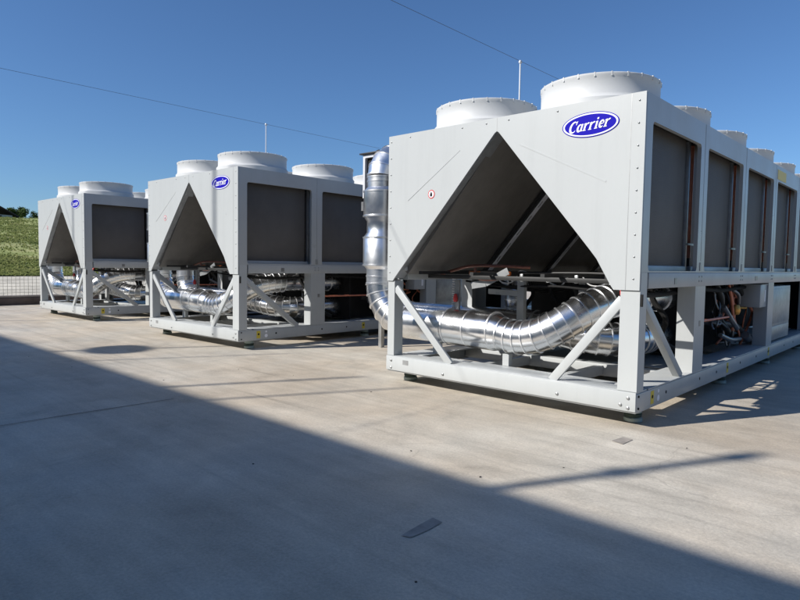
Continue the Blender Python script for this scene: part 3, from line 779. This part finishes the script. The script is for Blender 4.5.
# debris
db = MB()
for i in range(16):
    x = rnd.uniform(-6, 1.6); y = rnd.uniform(-3.4, .0); s = rnd.uniform(.003, .006)
    m = Matrix.Translation((x, y, s*.4)) @ Matrix.Rotation(rnd.random()*6, 4, 'Z')
    db.box(-s, s, -s*.7, s*.7, -s*.4, s*.4, s*.15, m)
tag(db.build('debris', M['dark']), 'tiny dark crumbs scattered over the concrete yard', 'debris', kind='stuff')

# kerb along the left edge
k = empty('kerb_wall', (-14.3, 0, 0))
MB().box(-.12, .05, -30, 60, 0, .165, .01).build('kerb_face', M['kerb'], k); MB().box(-.20, .02, -30, 60, .17, .215, .008).build('kerb_cap', M['cap'], k)
tag(k, 'low dark brown kerb wall with a paler cap along the yard edge', 'kerb')
# mesh fence
fn = empty('mesh_fence', (-14.55, 0, 0))
mb = MB()
def wirebox(mb, x, y0, y1, z0, z1): mb.box(x-.003, x+.003, y0, y1, z0, z1)
y = -8.0
while y < 16:
    wirebox(mb, 0, y-.003, y+.003, -.02, .66); y += .085
for i in range(9): wirebox(mb, .007, -8, 16, .04+i*.075-.003, .04+i*.075+.003)
mb.build('wire_mesh', M['mesh'], fn, False)
for i in range(9):
    MB().tube([(0.03, -7+i*2.7, -.03), (0.03, -7+i*2.7, .68)], .02, 10).build('fence_post', M['galv'], fn)
tag(fn, 'thin wire mesh fence behind the kerb along the foot of the concrete bank', 'fence')
bm = bmesh.new()
bp_ = [(-14.42, -.02), (-14.9, .0), (-19.45, .52), (-19.6, .52)]
R0 = [bm.verts.new((x, -60, z)) for x, z in bp_]; R1 = [bm.verts.new((x, 110, z)) for x, z in bp_]
for i in range(3): bm.faces.new((R0[i], R0[i+1], R1[i+1], R1[i]))
me = bpy.data.meshes.new('concrete_bank'); bm.to_mesh(me); bm.free(); me.materials.append(M['conwall'])
o = bpy.data.objects.new('concrete_bank', me); C.objects.link(o); o['kind'] = 'structure'

# hill
def hz(x, y):
    s = max(0, -19.5-x)
    D = 100.0
    if s < D: z = .50+s*.076
    else: z = .50+D*.076-(s-D)*.05
    z += (mnoise.noise(Vector((x*.05, y*.05, 0)))*.9+mnoise.noise(Vector((x*.22, y*.22, 3)))*.28)*min(1, s/12)
    return z
bm = bmesh.new(); xs = [-19.5]; d = .6
while xs[-1] > -420: xs.append(xs[-1]-d); d *= 1.045
ys = []
yy = -260.0
while yy < 420:
    ys.append(yy); yy += 1.2 if -25 < yy < 60 else 8
G = [[bm.verts.new((x, y, hz(x, y))) for y in ys] for x in xs]
for i in range(len(xs)-1):
    for j in range(len(ys)-1): bm.faces.new((G[i][j], G[i][j+1], G[i+1][j+1], G[i+1][j]))
me = bpy.data.meshes.new('hill'); bm.to_mesh(me); bm.free(); me.materials.append(M['grass'])
me.polygons.foreach_set('use_smooth', [True]*len(me.polygons))
o = bpy.data.objects.new('hill', me); C.objects.link(o); o['kind'] = 'structure'
# grass tufts
bm = bmesh.new()
cam0 = Vector((1.534, -3.924, 1.05))
for i in range(60000):
    s = rnd.random()**1.7*98
    x = -19.6-s; t = (x-cam0.x)/-1.16
    y = cam0.y+t*rnd.uniform(.12, .62)
    p = Vector((x, y, hz(x, y)-.02))
    dens = mnoise.noise(Vector((x*.12, y*.3, 9)))
    if dens < -.12 and rnd.random() < .75: continue
    h = rnd.uniform(.03, .095)*(1+s/75)*(1+.6*max(0, dens))
    w = h*rnd.uniform(.25, .6)
    for q in range(3):
        a = rnd.random()*6.28; dx, dy = math.cos(a)*w, math.sin(a)*w
        lx, ly = rnd.uniform(-.3, .3)*h, rnd.uniform(-.3, .3)*h
        bm.faces.new((bm.verts.new(p+Vector((-dx*.5, -dy*.5, 0))), bm.verts.new(p+Vector((dx*.5, dy*.5, 0))), bm.verts.new(p+Vector((dx+lx, dy+ly, h*rnd.uniform(.6, 1)))), bm.verts.new(p+Vector((-dx*.6+lx, -dy*.6+ly, h)))))
me = bpy.data.meshes.new('grass_tufts'); bm.to_mesh(me); bm.free(); me.materials.append(M['tuft'])
o = bpy.data.objects.new('grass_tufts', me); C.objects.link(o); tag(o, 'rough green and straw coloured grass covering the slope', 'grass', kind='stuff')

# trees on the crest
def tree(name, x, y, w, h, label, n=900, grp=None):
    z = hz(x, y)-.1
    root = empty(name, (x, y, z))
    tr = MB(); tr.tube(bez([(0, 0, 0), (.05, .03, h*.25), (-.03, .05, h*.5), (0, 0, h*.8)], 4), [.05*h*(1-.07*i) for i in range(13)], 8)
    for a in range(5):
        an = a*1.26+.3; tr.tube([(0, 0, h*.2+.06*h*a), (math.cos(an)*w*.3, math.sin(an)*w*.3, h*(.5+.06*a))], [.02*h, .008*h], 6)
    tr.build('trunk', M['bark'], root)
    bm = bmesh.new(); cl = []
    for i in range(16):
        a = rnd.random()*6.28; rr = rnd.random()**.5*w*.36
        cl.append(Vector((math.cos(a)*rr, math.sin(a)*rr, h*rnd.uniform(.30, .85)*(1-.25*rr/(w*.4)))))
    for i in range(n):
        c = rnd.choice(cl); v = Vector((rnd.gauss(0, 1), rnd.gauss(0, 1), rnd.gauss(0, .8))).normalized()*w*rnd.uniform(.06, .17)
        p = c+v; s = w*rnd.uniform(.015, .045)
        a = Vector((rnd.gauss(0, 1), rnd.gauss(0, 1), rnd.gauss(0, 1))).normalized(); b = a.orthogonal().normalized()
        bm.faces.new([bm.verts.new(p+a*s*u+b*s*.7*v2) for u, v2 in ((-1, 0), (0, -1), (1, 0), (0, 1))])
    me = bpy.data.meshes.new('crown'); bm.to_mesh(me); bm.free(); me.materials.append(M['leaf'])
    o = bpy.data.objects.new('crown', me); C.objects.link(o); o.parent = root
    tag(root, label, 'tree' if 'tree' in name else 'bush', grp)
def along(u_dir, s):   # point at distance s (in -x) on a bearing from the viewpoint
    x = -19.5-s; t = (x-cam0.x)/u_dir[0]; return x, cam0.y+t*u_dir[1]
x, y = along((-1.142, .315), 99)
tree('broad_tree', x, y, 4.0, 2.9, 'round crowned dark green tree on the crest left of the roofed hut', 2600)
x, y = along((-1.150, .305), 99); tree('broad_tree', x, y-.5, 2.2, 1.7, 'small dark tree between the hut and the round crowned tree', 1300)
x, y = along((-1.121, .334), 99)
tree('low_bush', x, y, 2.6, 2.1, 'low green bush on the crest just left of the farthest chiller', 900)
x, y = along((-1.113, .341), 99)
tree('low_bush', x, y, 2.8, 2.4, 'taller green bush on the crest beside the farthest chiller panel', 1100)
for i, (b1, b2) in enumerate(((-1.09, .37), (-1.05, .42), (-1.2, .25), (-1.24, .19))):
    x, y = along((b1, b2), 99)
    tree('broad_tree', x, y, 4.5+i*.4, 4.0, ['tree on the crest hidden behind the farthest chiller', 'tree on the crest further right behind the chillers', 'tree on the crest left of the dark hut', 'outermost tree at the left end of the crest'][i], 900)
# hut
x, y = along((-1.172, .285), 95)
hut = empty('hut', (x, y, hz(x, y)-.3), R(15))
MB().box(-1.6, 1.6, -2.2, 2.2, 0, 1.1, .02).build('wall', M['conwall'], hut)
r_ = MB(); r_.plate([(-3.1, 1.0), (0, 2.5), (3.1, 1.0), (3.1, .85), (0, 2.3), (-3.1, .85)], [], lambda u, v, w: (-2+w, u, v), 4.0); r_.build('roof', M['roof'], hut, False)
MB().box(1.6, 1.63, -.5, .5, .0, 1.0).build('door', M['dark'], hut, False)
tag(hut, 'dark roofed hut on the crest at the left edge of the view', 'hut')

# ------------------------------------------------------------------ lightning rods and wires
for i, (x, lab) in enumerate(((-12.0, 'thin pale lightning rod rising behind the middle chiller'), (-4.39, 'thin pale lightning rod rising behind the nearest chiller'))):
    rt = empty('lightning_rod', (x, 5.5, 0))
    MB().lathe([(0, 0), (.16, 0), (.16, .05), (.05, .09), (0, .09)], (0, 0, 0.001), 20).build('rod_base', M['galv'], rt)
    MB().tube([(0, 0, .09), (0, 0, 3.2), (0, 0, 4.6)], [.020, .016, .013], 10).build('mast', M['rod'], rt)
    MB().lathe([(0, -.03), (.025, -.02), (.032, 0), (.025, .025), (0, .035)], (0, 0, 4.62), 12).build('rod_tip', M['rod'], rt)
    tag(rt, lab, 'lightning rod', 'lightning rods')
    ww = MB(); pts = []
    for j in range(41):
        yv = -11+j*1.2; pts.append((x+.002*j-.2*0, yv, 4.62+.0016*(yv-5.5)**2-.10*0))
    pts = [(p[0], p[1], 4.62) for p in pts]
    ww.tube(pts, 0.0036 if i == 0 else .003, 6)
    o = ww.build('overhead_wire', M['wire'])
    tag(o, ['thin dark wire crossing the sky at the left, touching the rod behind the middle chiller', 'thin dark wire crossing the upper sky towards the nearest chiller'][i], 'wire', 'overhead wires')

# ------------------------------------------------------------------ control box between the units
cb = empty('control_box', (-3.97, 1.58, 0))
MB().box(.08, .13, -.03, .03, 0, 1.9, .004).build('post', M['galv'], cb)
bx = MB(); bx.plate([(-.16, 1.88), (.16, 1.88), (.16, 2.42), (-.16, 2.42)], [rrect(-.125, .125, 1.92, 2.38, .01, 2)], lambda u, v, w: (u, -.10+w, v), .2); bx.build('box_frame', M['rod'], cb, False)
MB().box(-.124, .124, -.06, .09, 1.922, 2.378).build('dark_panel', M['black'], cb, False)
MB().box(-.20, .20, -.13, .13, 2.422, 2.44, .003).lathe([(0, 0), (.03, 0), (.035, .03), (0, .045)], (.02, 0, 2.441), 12).build('rain_lid', M['dark'], cb)
tag(cb, 'dark fronted box with pale frame on a post behind the tall shiny riser', 'control box')
# red standpipe behind the farthest unit
rs = empty('red_standpipe', (-12.6, 5.2, 0))
MB().tube([(0, 0, 0.0), (0, 0, .62)], .05, 16).build('pipe', M['red'], rs)
MB().lathe([(0, 0), (.07, 0), (.075, .05), (.03, .09), (0, .09)], (0, 0, .62), 16).build('valve_cap', M['red'], rs)
tag(rs, 'short red standpipe seen through the side of the farthest chiller', 'standpipe')

# ------------------------------------------------------------------ building behind the camera and its roof poles
bl = empty('building', (0, -10, 0))
H = 6.39
MB().box(-60, 30, -14, 0, 0, H-.25, .0).build('wall', M['wall'], bl, False)
MB().box(-60.1, 30.1, -14.1, 0, H-.248, H, .01).build('parapet', M['cap'], bl, False)
w0 = None
for i in range(14):
    for z in (1.0, 3.9):
        if w0 is None:
            w0 = MB().plate(rrect(-.8, .8, 0, 1.3, .01, 1), [rrect(-.73, .73, .07, 1.23, .005, 1)], lambda u, v, w: (u, w, v), .06).build('window', M['rod'], bl, False)
            MB().box(-.73, .73, .01, .02, .07, 1.23).build('pane', M['glass'], w0, False); o = w0
        else: o = copy_tree(w0, bl)
        o.location = (-40+i*4.6, .004, z)
tag(bl, 'long cream building with windows opposite the chillers, its shadow lying on the yard', 'building')
def rpole(x, top, r, lab, cowl=None, knots=False):
    rt = empty('roof_pole', (x, -10.06, H))
    MB().tube([(0, 0, 0), (0, 0, top-H)], r, 12).build('mast', M['rod'], rt)
    if knots: MB().lathe([(r, 0), (r*1.7, .02), (r*1.7, .10), (r, .12)], (0, 0, .45), 14).lathe([(r, 0), (r*1.6, .02), (r*1.6, .08), (r, .10)], (0, 0, (top-H)*.86), 14).build('collar', M['rod'], rt)
    if cowl: MB().lathe([(r, 0), (.36, .0), (.38, .03), (.2, .10), (r, .13)], (0, 0, cowl-H), 32).build('cowl', M['rod'], rt)
    tag(rt, lab, 'pole', 'poles on the roof opposite')
rpole(-4.35, 7.57, .042, 'thick roof pole with two collars, nearest to the camera', knots=True)
rpole(-6.95, 7.55, .022, 'thin roof pole second from the camera')
rpole(-7.62, 7.56, .030, 'thin roof pole third from the camera')
rpole(-9.45, 7.9, .016, 'slender roof pole just before the cowled mast')
rpole(-10.38, 10.0, .028, 'tall roof mast carrying a round cowl', cowl=6.86)
rpole(-14.97, 10.2, .022, 'tall plain roof mast farthest from the camera')

# ------------------------------------------------------------------ light
world = bpy.data.worlds.new('World'); sc.world = world; world.use_nodes = True
nt = world.node_tree; bg = nt.nodes['Background']
sky = nt.nodes.new('ShaderNodeTexSky'); sky.sky_type = 'NISHITA'; sky.sun_disc = False
sd = Vector((-.67, -1.33, 1)).normalized()
elev = math.asin(sd.z); az = math.atan2(sd.x, sd.y)
sky.sun_elevation = elev; sky.sun_rotation = az
sky.altitude = 200; sky.air_density = 1.0; sky.dust_density = .4; sky.ozone_density = 5.0
hs = nt.nodes.new('ShaderNodeVectorMath'); hs.operation = 'MULTIPLY'; hs.inputs[1].default_value = (.88, 1.09, 1.30)
nt.links.new(sky.outputs[0], hs.inputs[0]); nt.links.new(hs.outputs[0], bg.inputs[0]); bg.inputs[1].default_value = .070
sl = bpy.data.lights.new('sun', 'SUN'); sl.energy = 5.0; sl.angle = R(.5); sl.color = (1.0, .96, .91)
so = bpy.data.objects.new('sun', sl); C.objects.link(so); so.rotation_euler = sd.to_track_quat('Z', 'Y').to_euler()

# ------------------------------------------------------------------ camera
cd = bpy.data.cameras.new('camera'); cam = bpy.data.objects.new('camera', cd); C.objects.link(cam); sc.camera = cam
yaw, pit, rol = .746, .058, .015
f = Vector((-math.sin(yaw)*math.cos(pit), math.cos(yaw)*math.cos(pit), -math.sin(pit)))
r = Vector((math.cos(yaw), math.sin(yaw), 0)); u = r.cross(f)
r2 = r*math.cos(rol)+u*math.sin(rol); u2 = r2.cross(f)
m = Matrix((r2, u2, -f)).transposed().to_4x4(); m.translation = cam0
cam.matrix_world = m
cd.sensor_width = 36; cd.lens = 611.75/800*36; cd.clip_start = .05; cd.clip_end = 3000
sc.view_settings.view_transform = 'Standard'; sc.view_settings.look = 'None'; sc.view_settings.gamma = 1; sc.view_settings.exposure = .35
